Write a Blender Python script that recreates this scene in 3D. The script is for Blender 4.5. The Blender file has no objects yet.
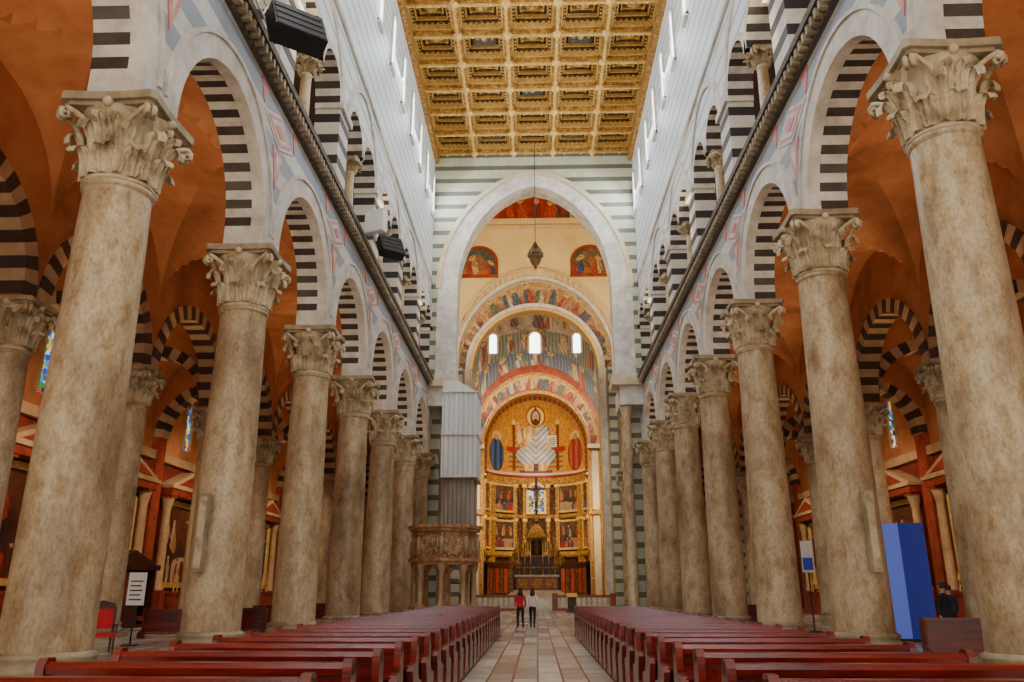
import bpy, math, random
from mathutils import Vector, noise, Matrix
pi=math.pi; sin=math.sin; cos=math.cos
def S(r,g,b):
    f=lambda c: ((c/255+.055)/1.055)**2.4 if c>10 else c/255/12.92
    return (f(r),f(g),f(b),1.0)
def lerp(a,b,t): return tuple(a[i]*(1-t)+b[i]*t for i in range(3))+(1.0,)
COL=bpy.context.scene.collection
# ------------------------------------------------------------------ materials
def new_mat(name):
    m=bpy.data.materials.new(name); m.use_nodes=True
    nt=m.node_tree; return m,nt,nt.nodes['Principled BSDF']
def N(nt,t,**k):
    n=nt.nodes.new(t)
    for a,b in k.items(): setattr(n,a,b)
    return n
def math_n(nt,op,a,b=None):
    n=N(nt,'ShaderNodeMath',operation=op)
    for i,x in enumerate((a,b)):
        if x is None: continue
        if isinstance(x,(int,float)): n.inputs[i].default_value=x
        else: nt.links.new(x,n.inputs[i])
    return n.outputs[0]
def mixc(nt,f,a,b,blend='MIX'):
    n=N(nt,'ShaderNodeMix',data_type='RGBA',blend_type=blend)
    for i,x in ((0,f),(6,a),(7,b)):
        if isinstance(x,(int,float,tuple)): n.inputs[i].default_value=x
        else: nt.links.new(x,n.inputs[i])
    return n.outputs[2]
def pos_vec(nt,rnd=False,scale=(1,1,1)):
    if rnd:
        tc=N(nt,'ShaderNodeTexCoord'); oi=N(nt,'ShaderNodeObjectInfo')
        ad=N(nt,'ShaderNodeVectorMath',operation='ADD')
        r=math_n(nt,'MULTIPLY',oi.outputs['Random'],57.0)
        nt.links.new(tc.outputs['Object'],ad.inputs[0]); nt.links.new(r,ad.inputs[1]); v=ad.outputs[0]
    else:
        v=N(nt,'ShaderNodeNewGeometry').outputs['Position']
    mp=N(nt,'ShaderNodeMapping'); mp.inputs['Scale'].default_value=scale
    nt.links.new(v,mp.inputs['Vector']); return mp.outputs[0]
def noise_n(nt,v,scale,detail=6,rough=.6):
    n=N(nt,'ShaderNodeTexNoise'); n.inputs['Scale'].default_value=scale
    n.inputs['Detail'].default_value=detail; n.inputs['Roughness'].default_value=rough
    nt.links.new(v,n.inputs['Vector']); return n.outputs['Fac']
def add_bump(nt,b,h,strength,dist=.05):
    bp=N(nt,'ShaderNodeBump'); bp.inputs['Strength'].default_value=strength; bp.inputs['Distance'].default_value=dist
    nt.links.new(h,bp.inputs['Height']); nt.links.new(bp.outputs[0],b.inputs['Normal'])
def noise_mat(name,cols,scale=2,rough=.6,bump=.2,metal=0,rnd=False,stretch=(1,1,1),bscale=None,lo=.3,hi=.7,speck=None,dist=.05,srange=(.42,.62),speck2=None):
    m,nt,b=new_mat(name); v=pos_vec(nt,rnd,stretch)
    f=noise_n(nt,v,scale,8,.65)
    r=N(nt,'ShaderNodeValToRGB'); nt.links.new(f,r.inputs[0])
    el=r.color_ramp.elements
    while len(el)<len(cols): el.new(.5)
    for i,c in enumerate(cols):
        el[i].position=lo+(hi-lo)*i/(len(cols)-1); el[i].color=c
    out=r.outputs[0]
    for sp in (speck,speck2):
        if not sp: continue
        f2=noise_n(nt,v,sp[1],5,.72)
        r2=N(nt,'ShaderNodeValToRGB'); nt.links.new(f2,r2.inputs[0])
        r2.color_ramp.elements[0].position=srange[0]; r2.color_ramp.elements[1].position=srange[1]
        r2.color_ramp.elements[0].color=(1,1,1,1); r2.color_ramp.elements[1].color=sp[0]
        out=mixc(nt,1.0,out,r2.outputs[0],'MULTIPLY')
    nt.links.new(out,b.inputs['Base Color'])
    b.inputs['Roughness'].default_value=rough; b.inputs['Metallic'].default_value=metal
    if bump: add_bump(nt,b,noise_n(nt,v,bscale or scale*4,5,.7),bump,dist)
    return m
def stripe_mat(name,ca,cb,period,duty,rough=.5,off=0.0,var=.25):
    m,nt,b=new_mat(name)
    v=pos_vec(nt); sx=N(nt,'ShaderNodeSeparateXYZ'); nt.links.new(v,sx.inputs[0])
    z=math_n(nt,'ADD',sx.outputs[2],off)
    fr=math_n(nt,'FRACT',math_n(nt,'DIVIDE',z,period))
    st=math_n(nt,'LESS_THAN',fr,duty)
    nf=noise_n(nt,v,.9,8,.7)
    r=N(nt,'ShaderNodeValToRGB'); nt.links.new(nf,r.inputs[0])
    r.color_ramp.elements[0].position=.3; r.color_ramp.elements[1].position=.7
    k=1-var; r.color_ramp.elements[0].color=(k,k*.97,k*.93,1); r.color_ramp.elements[1].color=(1,1,1,1)
    c=mixc(nt,st,ca,cb)
    c=mixc(nt,1.0,c,r.outputs[0],'MULTIPLY')
    nt.links.new(c,b.inputs['Base Color']); b.inputs['Roughness'].default_value=rough
    add_bump(nt,b,noise_n(nt,v,6,4,.6),.1,.03)
    return m
def attr_mat(name,rough=.6,metal=0.0,nscale=7,dk=.5):
    m,nt,b=new_mat(name)
    a=N(nt,'ShaderNodeAttribute',attribute_name='Col')
    v=pos_vec(nt); f=noise_n(nt,v,nscale,6,.8)
    r=N(nt,'ShaderNodeValToRGB'); nt.links.new(f,r.inputs[0])
    r.color_ramp.elements[0].position=.3; r.color_ramp.elements[1].position=.65
    r.color_ramp.elements[0].color=(dk,dk*.92,dk*.84,1); r.color_ramp.elements[1].color=(1,1,1,1)
    nt.links.new(mixc(nt,1.0,a.outputs['Color'],r.outputs[0],'MULTIPLY'),b.inputs['Base Color'])
    b.inputs['Roughness'].default_value=rough; b.inputs['Metallic'].default_value=metal
    return m
def emis_mat(name,col,strength):
    m,nt,b=new_mat(name); v=pos_vec(nt)
    f=noise_n(nt,v,1.5); c=mixc(nt,f,col,tuple(min(1,x*1.15) for x in col[:3])+(1,))
    nt.links.new(c,b.inputs['Emission Color']); b.inputs['Emission Strength'].default_value=strength
    b.inputs['Base Color'].default_value=col
    return m
def stained_mat(name,strength=2.0):
    m,nt,b=new_mat(name); v=pos_vec(nt)
    vo=N(nt,'ShaderNodeTexVoronoi'); vo.inputs['Scale'].default_value=4.2; nt.links.new(v,vo.inputs['Vector'])
    sp=N(nt,'ShaderNodeSeparateColor'); nt.links.new(vo.outputs['Color'],sp.inputs[0])
    r=N(nt,'ShaderNodeValToRGB'); r.color_ramp.interpolation='CONSTANT'; nt.links.new(sp.outputs[0],r.inputs[0])
    cs=[S(20,70,170),S(170,190,200),S(30,120,60),S(210,160,40),S(170,40,30),S(60,130,170),S(20,30,40)]
    el=r.color_ramp.elements
    while len(el)<len(cs): el.new(.5)
    for i,c in enumerate(cs): el[i].position=i/len(cs); el[i].color=c
    nt.links.new(r.outputs[0],b.inputs['Base Color']); nt.links.new(r.outputs[0],b.inputs['Emission Color'])
    b.inputs['Emission Strength'].default_value=strength; return m

M={}
M['granite']=noise_mat('granite_column',[S(136,112,86),S(182,158,124),S(212,192,156),S(170,144,112)],.42,.34,.14,rnd=True,stretch=(1,1,.5),speck=(S(212,200,182),17),speck2=(S(208,188,162),3.0),lo=.32,hi=.7,bscale=11,srange=(.46,.68))
M['capital']=noise_mat('carved_marble',[S(92,72,50),S(184,162,124),S(216,198,164)],1.6,.6,.35,rnd=True,bscale=9,lo=.28,hi=.6)
M['abacus']=noise_mat('abacus_stone',[S(118,100,76),S(186,168,136)],1.5,.6,.3,rnd=True,bscale=7)
M['spandrel']=stripe_mat('spandrel_marble',S(158,168,180),S(222,220,214),1.3,.5,var=.3)
M['white']=noise_mat('white_marble',[S(190,184,172),S(232,228,218)],.9,.45,.1)
M['ringwhite']=noise_mat('archivolt_marble',[S(178,170,160),S(236,228,216)],1.4,.5,.25,bscale=8)
M['black']=noise_mat('dark_marble',[S(42,36,32),S(76,64,56)],1.5,.4,.1)
M['aisledark']=noise_mat('aisle_dark_marble',[S(40,26,22),S(72,48,36)],1.5,.5,.1)
M['aislelight']=noise_mat('aisle_light_marble',[S(156,122,88),S(196,162,122)],1.2,.5,.1)
M['cream']=noise_mat('cream_marble',[S(196,172,136),S(228,208,172)],1.2,.5,.1)
M['bwstripe']=stripe_mat('striped_pier_marble',S(222,216,206),S(50,46,48),1.0,.42)
M['clere']=stripe_mat('clerestory_marble',S(234,242,248),S(154,170,184),.9,.14,var=.16)
M['crosswall']=stripe_mat('crossing_marble',S(208,206,184),S(110,114,96),1.2,.34,var=.25)
M['cornice']=noise_mat('cornice_stone',[S(42,34,28),S(108,92,76)],3,.6,.6,bscale=10)
M['pink']=noise_mat('pink_marble',[S(190,84,76),S(222,144,132)],3,.4,.1)
M['orange']=noise_mat('orange_plaster',[S(132,74,42),S(182,110,66),S(210,142,92)],.3,.8,.15)
M['redwall']=noise_mat('red_wall',[S(84,20,12),S(138,44,26)],1.0,.7,.15)
M['gold']=noise_mat('gilded_wood',[S(80,48,18),S(176,124,52),S(232,192,106)],4.0,.4,.8,metal=.25,bscale=9,dist=.12)
M['goldlt']=noise_mat('bright_gilt',[S(190,140,60),S(246,214,130)],5,.35,.4,metal=.25)
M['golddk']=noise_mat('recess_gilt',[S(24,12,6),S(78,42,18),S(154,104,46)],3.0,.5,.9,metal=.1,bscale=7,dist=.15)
M['pew']=noise_mat('pew_wood',[S(50,8,4),S(100,20,10),S(126,34,17)],3.0,.2,.08,stretch=(.3,3,3),rnd=True)
M['darkwood']=noise_mat('dark_wood',[S(34,14,8),S(84,38,20)],3.0,.4,.1,rnd=True)
M['painted']=attr_mat('fresco_paint',.6)
M['mosaic']=attr_mat('gold_mosaic',.35,.15,16,.66)
M['stained']=stained_mat('stained_glass',1.3)
M['winglow']=emis_mat('daylight_glass',S(236,244,255),6.0)
M['metal']=noise_mat('black_metal',[S(10,10,12),S(26,26,30)],4,.5,.05)
M['bronze']=noise_mat('bronze',[S(40,26,12),S(110,76,32)],4,.4,.2,metal=.5)
M['sheet']=noise_mat('white_sheeting',[S(206,208,208),S(238,238,236)],.6,.5,.5,stretch=(1,1,.2),bscale=1.4,dist=.2)
M['net']=noise_mat('scaffold_netting',[S(120,108,96),S(176,164,146)],.7,.8,.5,stretch=(1,1,.3),bscale=3,dist=.1)
M['pulpit']=noise_mat('pulpit_marble',[S(92,54,32),S(184,132,88),S(220,174,124)],2.4,.45,.6,bscale=7,dist=.1)
M['creamplaster']=noise_mat('cream_plaster',[S(222,190,124),S(242,218,160)],.35,.8,.1)
M['redmarble']=noise_mat('red_marble',[S(110,34,22),S(168,74,50)],2,.3,.1)
M['skin']=noise_mat('skin',[S(196,140,112),S(222,170,142)],5,.5,.02)
M['hair']=noise_mat('hair',[S(20,14,10),S(44,30,22)],20,.6,.3)
M['redcloth']=noise_mat('red_cloth',[S(180,20,34),S(216,36,50)],6,.8,.2)
M['whitecloth']=noise_mat('white_cloth',[S(214,196,196),S(244,236,232)],6,.8,.2)
M['blackcloth']=noise_mat('black_cloth',[S(12,12,16),S(34,34,42)],6,.8,.2)
M['bluecloth']=noise_mat('navy_cloth',[S(20,24,44),S(44,52,84)],6,.8,.2)
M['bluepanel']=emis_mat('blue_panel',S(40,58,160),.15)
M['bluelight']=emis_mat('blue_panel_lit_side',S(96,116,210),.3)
M['signwhite']=noise_mat('sign_white',[S(226,226,226),S(244,244,244)],4,.5,.02)

def floor_material():
    m,nt,b=new_mat('marble_floor'); v=pos_vec(nt)
    br=N(nt,'ShaderNodeTexBrick'); br.offset=.5
    mp=N(nt,'ShaderNodeMapping'); mp.inputs['Rotation'].default_value=(0,0,pi/2); nt.links.new(v,mp.inputs['Vector'])
    nt.links.new(mp.outputs[0],br.inputs['Vector'])
    br.inputs['Color1'].default_value=S(214,210,200); br.inputs['Color2'].default_value=S(144,140,132); br.inputs['Mortar'].default_value=S(66,62,58)
    br.inputs['Scale'].default_value=1.0; br.inputs['Mortar Size'].default_value=.022; br.inputs['Brick Width'].default_value=2.4; br.inputs['Row Height'].default_value=.48
    nf=noise_n(nt,v,1.3,8,.7); r=N(nt,'ShaderNodeValToRGB'); nt.links.new(nf,r.inputs[0])
    r.color_ramp.elements[0].position=.3; r.color_ramp.elements[0].color=(.64,.62,.59,1); r.color_ramp.elements[1].position=.65; r.color_ramp.elements[1].color=(1,1,1,1)
    c=mixc(nt,1.0,br.outputs['Color'],r.outputs[0],'MULTIPLY')
    nt.links.new(c,b.inputs['Base Color']); b.inputs['Roughness'].default_value=.24
    return m
M['floor']=floor_material()

# ------------------------------------------------------------------ mesh builder
class MB:
    def __init__(s): s.v=[];s.f=[];s.m=[];s.sm=[]
    def add(s,vs,fs,m=0,smooth=False):
        o=len(s.v); s.v+=[tuple(v) for v in vs]
        for f in fs: s.f.append(tuple(i+o for i in f)); s.m.append(m); s.sm.append(smooth)
    def box(s,x0,x1,y0,y1,z0,z1,m=0,M4=None):
        vs=[(x0,y0,z0),(x1,y0,z0),(x1,y1,z0),(x0,y1,z0),(x0,y0,z1),(x1,y0,z1),(x1,y1,z1),(x0,y1,z1)]
        if M4 is not None: vs=[M4@Vector(v) for v in vs]
        s.add(vs,[(0,3,2,1),(4,5,6,7),(0,1,5,4),(1,2,6,5),(2,3,7,6),(3,0,4,7)],m)
    def lathe(s,prof,c=(0,0,0),n=24,m=0,smooth=True,cap=True,a0=0,a1=2*pi):
        full=abs(a1-a0-2*pi)<1e-6; k=n if full else n+1; vs=[]
        for (r,z) in prof:
            for i in range(k):
                a=a0+(a1-a0)*i/n; vs.append((c[0]+r*cos(a),c[1]+r*sin(a),c[2]+z))
        fs=[]
        for j in range(len(prof)-1):
            for i in range(n):
                i2=(i+1)%k if full else i+1
                fs.append((j*k+i,j*k+i2,(j+1)*k+i2,(j+1)*k+i))
        s.add(vs,fs,m,smooth)
        if cap and full:
            s.add(vs[:k],[tuple(range(k-1,-1,-1))],m); s.add(vs[-k:],[tuple(range(k))],m)
    def tube(s,pts,rs,n=8,m=0):
        pts=[Vector(p) for p in pts]
        if not isinstance(rs,(list,tuple)): rs=[rs]*len(pts)
        vs=[]
        for i,p in enumerate(pts):
            d=(pts[min(i+1,len(pts)-1)]-pts[max(i-1,0)]).normalized()
            u=d.cross(Vector((0,0,1)) if abs(d.z)<.9 else Vector((1,0,0))).normalized(); w=d.cross(u)
            for j in range(n):
                a=2*pi*j/n; vs.append(p+(u*cos(a)+w*sin(a))*rs[i])
        fs=[(i*n+j,i*n+(j+1)%n,(i+1)*n+(j+1)%n,(i+1)*n+j) for i in range(len(pts)-1) for j in range(n)]
        fs.append(tuple(range(n-1,-1,-1))); fs.append(tuple(range((len(pts)-1)*n,len(pts)*n)))
        s.add(vs,fs,m,True)
    def sphere(s,c,r,m=0,n=12,sc=(1,1,1)):
        prof=[(max(1e-4,sin(pi*i/n)),-cos(pi*i/n)) for i in range(n+1)]
        vs=[];k=n*2
        for (a,z) in prof:
            for i in range(k):
                t=2*pi*i/k; vs.append((c[0]+r*sc[0]*a*cos(t),c[1]+r*sc[1]*a*sin(t),c[2]+r*sc[2]*z))
        s.add(vs,[(j*k+i,j*k+(i+1)%k,(j+1)*k+(i+1)%k,(j+1)*k+i) for j in range(n) for i in range(k)],m,True)
    def extrude(s,poly,fn,t0,t1,m=0):
        n=len(poly); vs=[fn(a,b,t0) for a,b in poly]+[fn(a,b,t1) for a,b in poly]
        s.add(vs,[tuple(range(n)),tuple(range(2*n-1,n-1,-1))]+[(i,(i+1)%n,n+(i+1)%n,n+i) for i in range(n)],m)
    def mesh(s,name,mats):
        me=bpy.data.meshes.new(name); me.from_pydata(s.v,[],s.f)
        for x in mats: me.materials.append(M[x])
        me.polygons.foreach_set('material_index',s.m); me.polygons.foreach_set('use_smooth',s.sm)
        import bmesh
        bm=bmesh.new(); bm.from_mesh(me); bmesh.ops.recalc_face_normals(bm,faces=bm.faces); bm.to_mesh(me); bm.free()
        me.update(); return me
    def obj(s,name,mats,parent=None,loc=(0,0,0),rz=0):
        return place(name,s.mesh(name,mats),parent,loc,rz)
def place(name,me,parent=None,loc=(0,0,0),rz=0,scale=None):
    o=bpy.data.objects.new(name,me); COL.objects.link(o); o.location=loc; o.rotation_euler=(0,0,rz)
    if scale: o.scale=scale
    if parent: o.parent=parent
    return o
def empty(name,loc=(0,0,0),rz=0):
    o=bpy.data.objects.new(name,None); COL.objects.link(o); o.location=loc; o.rotation_euler=(0,0,rz); o.empty_display_size=.3; return o
def painted(name,pf,nu,nv,cf,parent=None,mat='painted',loc=(0,0,0),rz=0,mesh_only=False):
    vs=[];cs=[]
    for j in range(nv+1):
        for i in range(nu+1):
            u=i/nu;v=j/nv; p=pf(u,v); vs.append(p); cs.append(cf(u,v,p))
    k=nu+1
    fs=[(j*k+i,j*k+i+1,(j+1)*k+i+1,(j+1)*k+i) for j in range(nv) for i in range(nu)]
    me=bpy.data.meshes.new(name); me.from_pydata(vs,[],fs)
    at=me.color_attributes.new('Col','FLOAT_COLOR','POINT')
    at.data.foreach_set('color',[x for c in cs for x in (c[0],c[1],c[2],1.0)])
    me.materials.append(M[mat]); me.polygons.foreach_set('use_smooth',[True]*len(fs)); me.update()
    if mesh_only: return me
    return place(name,me,parent,loc,rz)
def nz(x,y,s=1.0,seed=0): return noise.noise(Vector((x*s,y*s,seed*3.7)))
def fig_paint(seed,bg0,bg1,robes,n=5,aspect=1.0,halo=True,size=(.08,.13),rows=1):
    """painted story scene: sky/ground, crowd of draped figures with heads and haloes"""
    rd=random.Random(seed); figs=[]
    for rw in range(rows):
        for i in range(n):
            figs.append(((i+.5+.5*(rw%2))/n+rd.uniform(-.3,.3)/n,(rows-1-rw)/rows+rd.uniform(.16,.30)/rows,rd.uniform(*size)/rows**.5,rd.choice(robes),rd.choice(robes),rd.uniform(-.5,.5)))
    skin=S(216,164,124)
    def fn(u,v,p):
        t=max(0,min(1,v+.6*nz(u*aspect,v,4,seed)))
        c=lerp(bg0,bg1,t); k=1+.5*nz(u*aspect,v,14,seed); c=tuple(x*k for x in c[:3])
        if abs(nz(u*aspect,v,2.3,seed+9))<.035: c=tuple(x*.6 for x in c)
        for (fx,fy,r,col,col2,lean) in figs:
            dy=(v-fy)/(r*2.1); dx=((u-fx)*aspect-lean*(v-fy)*.35)/r; w=.45*nz(u*aspect,v,10,seed+1)
            if dx*dx*(1+.55*dy)+dy*dy<1+w:
                f=.5+.5*sin(dx*7+dy*3+5*nz(u*aspect,v,5,seed+3)); cc=col if dx+dy*lean>-.1 else col2
                q=.45+.7*f; c=tuple(x*q for x in cc[:3])
            hx=(u-fx)*aspect-lean*r*.8; hy=v-fy-r*2.45; h=hx*hx+hy*hy
            if halo and h<(r*.62)**2: c=S(222,180,84)[:3]
            if h<(r*.38)**2: c=skin[:3] if hy<r*.12 else S(90,56,34)[:3]
        return c
    return fn
# ------------------------------------------------------------------ arch helpers
def arch_pts(a,rise,n=24,kind='round'):
    if kind=='round': return [(-a*cos(pi*i/n),rise*sin(pi*i/n)) for i in range(n+1)]
    R=(a*a+rise*rise)/(2*a); pm=math.acos((R-a)/R); h=n//2
    right=[]
    for i in range(h+1):
        z=R*sin(pm*i/h); xp=-(R-a)+R*cos(pm*i/h); xe=a*math.sqrt(max(0,1-(z/rise)**2))
        right.append((xp if kind=='p' else .6*xe+.4*xp,z))
    return [(-x,z) for x,z in right]+right[::-1][1:]
def PT(ax,s,t,z): return (t,s,z) if ax=='y' else (s,t,z)
def wall_open(mb,ax,t0,t1,s0,s1,zb,zt,ops,m=0,ms=0):
    cur=s0
    def solid(a,b):
        if b-a<1e-4: return
        mb.add([PT(ax,a,t0,zb),PT(ax,b,t0,zb),PT(ax,b,t0,zt),PT(ax,a,t0,zt),PT(ax,a,t1,zb),PT(ax,b,t1,zb),PT(ax,b,t1,zt),PT(ax,a,t1,zt)],
               [(0,1,2,3),(4,5,6,7),(0,1,5,4)],m)
    for (sc,pts,spring) in ops:
        solid(cur,sc+pts[0][0])
        for (p,q) in zip(pts,pts[1:]):
            a,za=sc+p[0],spring+p[1]; b,zb2=sc+q[0],spring+q[1]
            mb.add([PT(ax,a,t0,za),PT(ax,b,t0,zb2),PT(ax,b,t0,zt),PT(ax,a,t0,zt),PT(ax,a,t1,za),PT(ax,b,t1,zb2),PT(ax,b,t1,zt),PT(ax,a,t1,zt)],[(0,1,2,3),(4,5,6,7)],m)
            mb.add([PT(ax,a,t0,za),PT(ax,b,t0,zb2),PT(ax,b,t1,zb2),PT(ax,a,t1,za)],[(0,1,2,3)],ms)
        if spring>zb:
            for s in (sc+pts[0][0],sc+pts[-1][0]):
                mb.add([PT(ax,s,t0,zb),PT(ax,s,t1,zb),PT(ax,s,t1,spring),PT(ax,s,t0,spring)],[(0,1,2,3)],m)
        cur=sc+pts[-1][0]
    solid(cur,s1)
    mb.add([PT(ax,s0,t0,zt),PT(ax,s1,t0,zt),PT(ax,s1,t1,zt),PT(ax,s0,t1,zt)],[(0,1,2,3)],m)
    for s in (s0,s1): mb.add([PT(ax,s,t0,zb),PT(ax,s,t1,zb),PT(ax,s,t1,zt),PT(ax,s,t0,zt)],[(0,1,2,3)],m)
def ring(mb,ax,sc,spring,pin,pout,t0,t1,mats,grp=1,msoff=None):
    n=len(pin)-1
    for i in range(n):
        m=mats[(i//grp)%len(mats)]; ms=m if msoff is None else msoff[(i//grp)%len(msoff)]
        q=[pin[i],pin[i+1],pout[i+1],pout[i]]
        vs=[PT(ax,sc+x,t0,spring+z) for x,z in q]+[PT(ax,sc+x,t1,spring+z) for x,z in q]
        mb.add(vs,[(0,1,2,3),(7,6,5,4),(2,3,7,6),(1,2,6,5),(3,0,4,7)],m)
        mb.add(vs,[(0,1,5,4)],ms)
# ------------------------------------------------------------------ capital / column
def capital(mb,z0,h,r,hw,m=1,mab=2):
    bell=lambda t: r*(1.0+.03*t+.36*t**4)
    mb.lathe([(r*1.0,0),(r*1.1,.03),(r*1.1,.09),(r*1.0,.12)],(0,0,z0-.1),24,m)
    hb=h*.86
    mb.lathe([(bell(i/8),hb*i/8) for i in range(9)],(0,0,z0),24,m)
    def leaf(ang,zb,hl,w,out):
        nt_,ns=16,8; vs=[]
        for i in range(nt_+1):
            t=i/nt_
            if t<.72: z=zb+hl*t/.72*.98; o=.04+.04*t+out*.35*(t/.72)**3
            else:
                q=(t-.72)/.28; a=q*pi*1.05; z=zb+hl*.98+hl*.12*sin(a)-hl*.16*q; o=.04+.03+out*.35+out*.5*(1-cos(a))/2*1.3
            rr=bell(min(1,max(0,(z-z0)/hb)))+o
            wd=w*(.66+.42*sin(min(1,t*1.25)*pi*.8))*(1 if t<.78 else 1-(t-.78)*2.6)
            lob=abs(sin(t*pi*3.6)); wd*=.72+.34*lob
            for j in range(ns+1):
                s=(j/ns-.5)*2; rib=.06*(1-abs(s))+(.035 if j%2==0 else -.03)*(1-.3*abs(s))
                rad=rr+rib-.04*s*s
                aa=ang+s*wd/rad*.5
                vs.append((rad*cos(aa),rad*sin(aa),z))
        k=ns+1
        mb.add(vs,[(i*k+j,i*k+j+1,(i+1)*k+j+1,(i+1)*k+j) for i in range(nt_) for j in range(ns)],m,False)
    for i in range(8): leaf(2*pi*i/8,z0+.02,h*.34,r*.78,.28)
    for i in range(8): leaf(2*pi*(i+.5)/8,z0+.05,h*.58,r*.72,.32)
    for i in range(8): leaf(2*pi*(i+.5)/8+pi/8*(1 if i%2 else -1)*.55,z0+h*.3,h*.42,r*.38,.2)
    for i in range(4):
        a=pi/4+i*pi/2
        for sg in (-1,1):
            pts=[];rs=[]
            for k in range(15):
                if k<6:
                    q=k/5; rad=bell(.7)+.08+q*(hw*1.20-bell(.7)-.1); z=z0+h*(.55+.26*q**.6)
                    off=sg*(.26*(1-q)+.07)
                else:
                    q=(k-6)/8; th=q*pi*2.6; rr=.17*(1-q*.75)
                    rad=hw*1.20-.02+rr*sin(th)*.7; z=z0+h*.81-.15+rr*cos(th); off=sg*.07
                pts.append((rad*cos(a)-off*sin(a),rad*sin(a)+off*cos(a),z)); rs.append(.06 if k<10 else .05)
            mb.tube(pts,rs,6,m)
        b=i*pi/2; mb.sphere((bell(1)*cos(b)*.98,bell(1)*sin(b)*.98,z0+h*.88),.12,m,5)
    def ab(z,hh,sc):
        pts=[]
        for i in range(4):
            a=pi/4+i*pi/2; c0=Vector((cos(a),sin(a)))*hw*1.36*sc; a2=a+pi/2; c1=Vector((cos(a2),sin(a2)))*hw*1.36*sc
            d=(c1-c0).normalized(); nrm=Vector((c0+c1)).normalized()
            p0=c0+d*.1; p1=c1-d*.1
            for k in range(7):
                t=k/6; p=p0.lerp(p1,t)-nrm*hw*.05*sin(pi*t); pts.append((p.x,p.y))
        mb.extrude(pts,lambda x,y,t:(x,y,t),z,z+hh,mab)
    ab(z0+h*.85,h*.06,.90); ab(z0+h*.90,h*.10,1.0)
def column_mesh(name,H,r,caph=1.8,hw=1.08,n=28):
    mb=MB(); p=r*1.22
    mb.box(-p,p,-p,p,0,.2,2)
    mb.lathe([(r*1.2,0),(r*1.24,.06),(r*1.2,.14),(r*1.1,.17),(r*1.08,.22),(r*1.13,.27),(r*1.14,.31),(r*1.02,.38)],(0,0,.2),n,2)
    z0=.55
    zt=H-caph; prof=[]
    for i in range(15):
        t=i/14; prof.append((r*(1-.14*t**1.4),z0+(zt-z0)*t))
    mb.lathe(prof,(0,0,0),n,0)
    rt=r*.86
    mb.lathe([(rt,0),(rt*1.08,.05),(rt*1.08,.12),(rt,.17)],(0,0,zt-.22),n,0)
    capital(mb,zt,caph,rt,hw)
    return mb.mesh(name,['granite','capital','abacus'])
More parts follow.
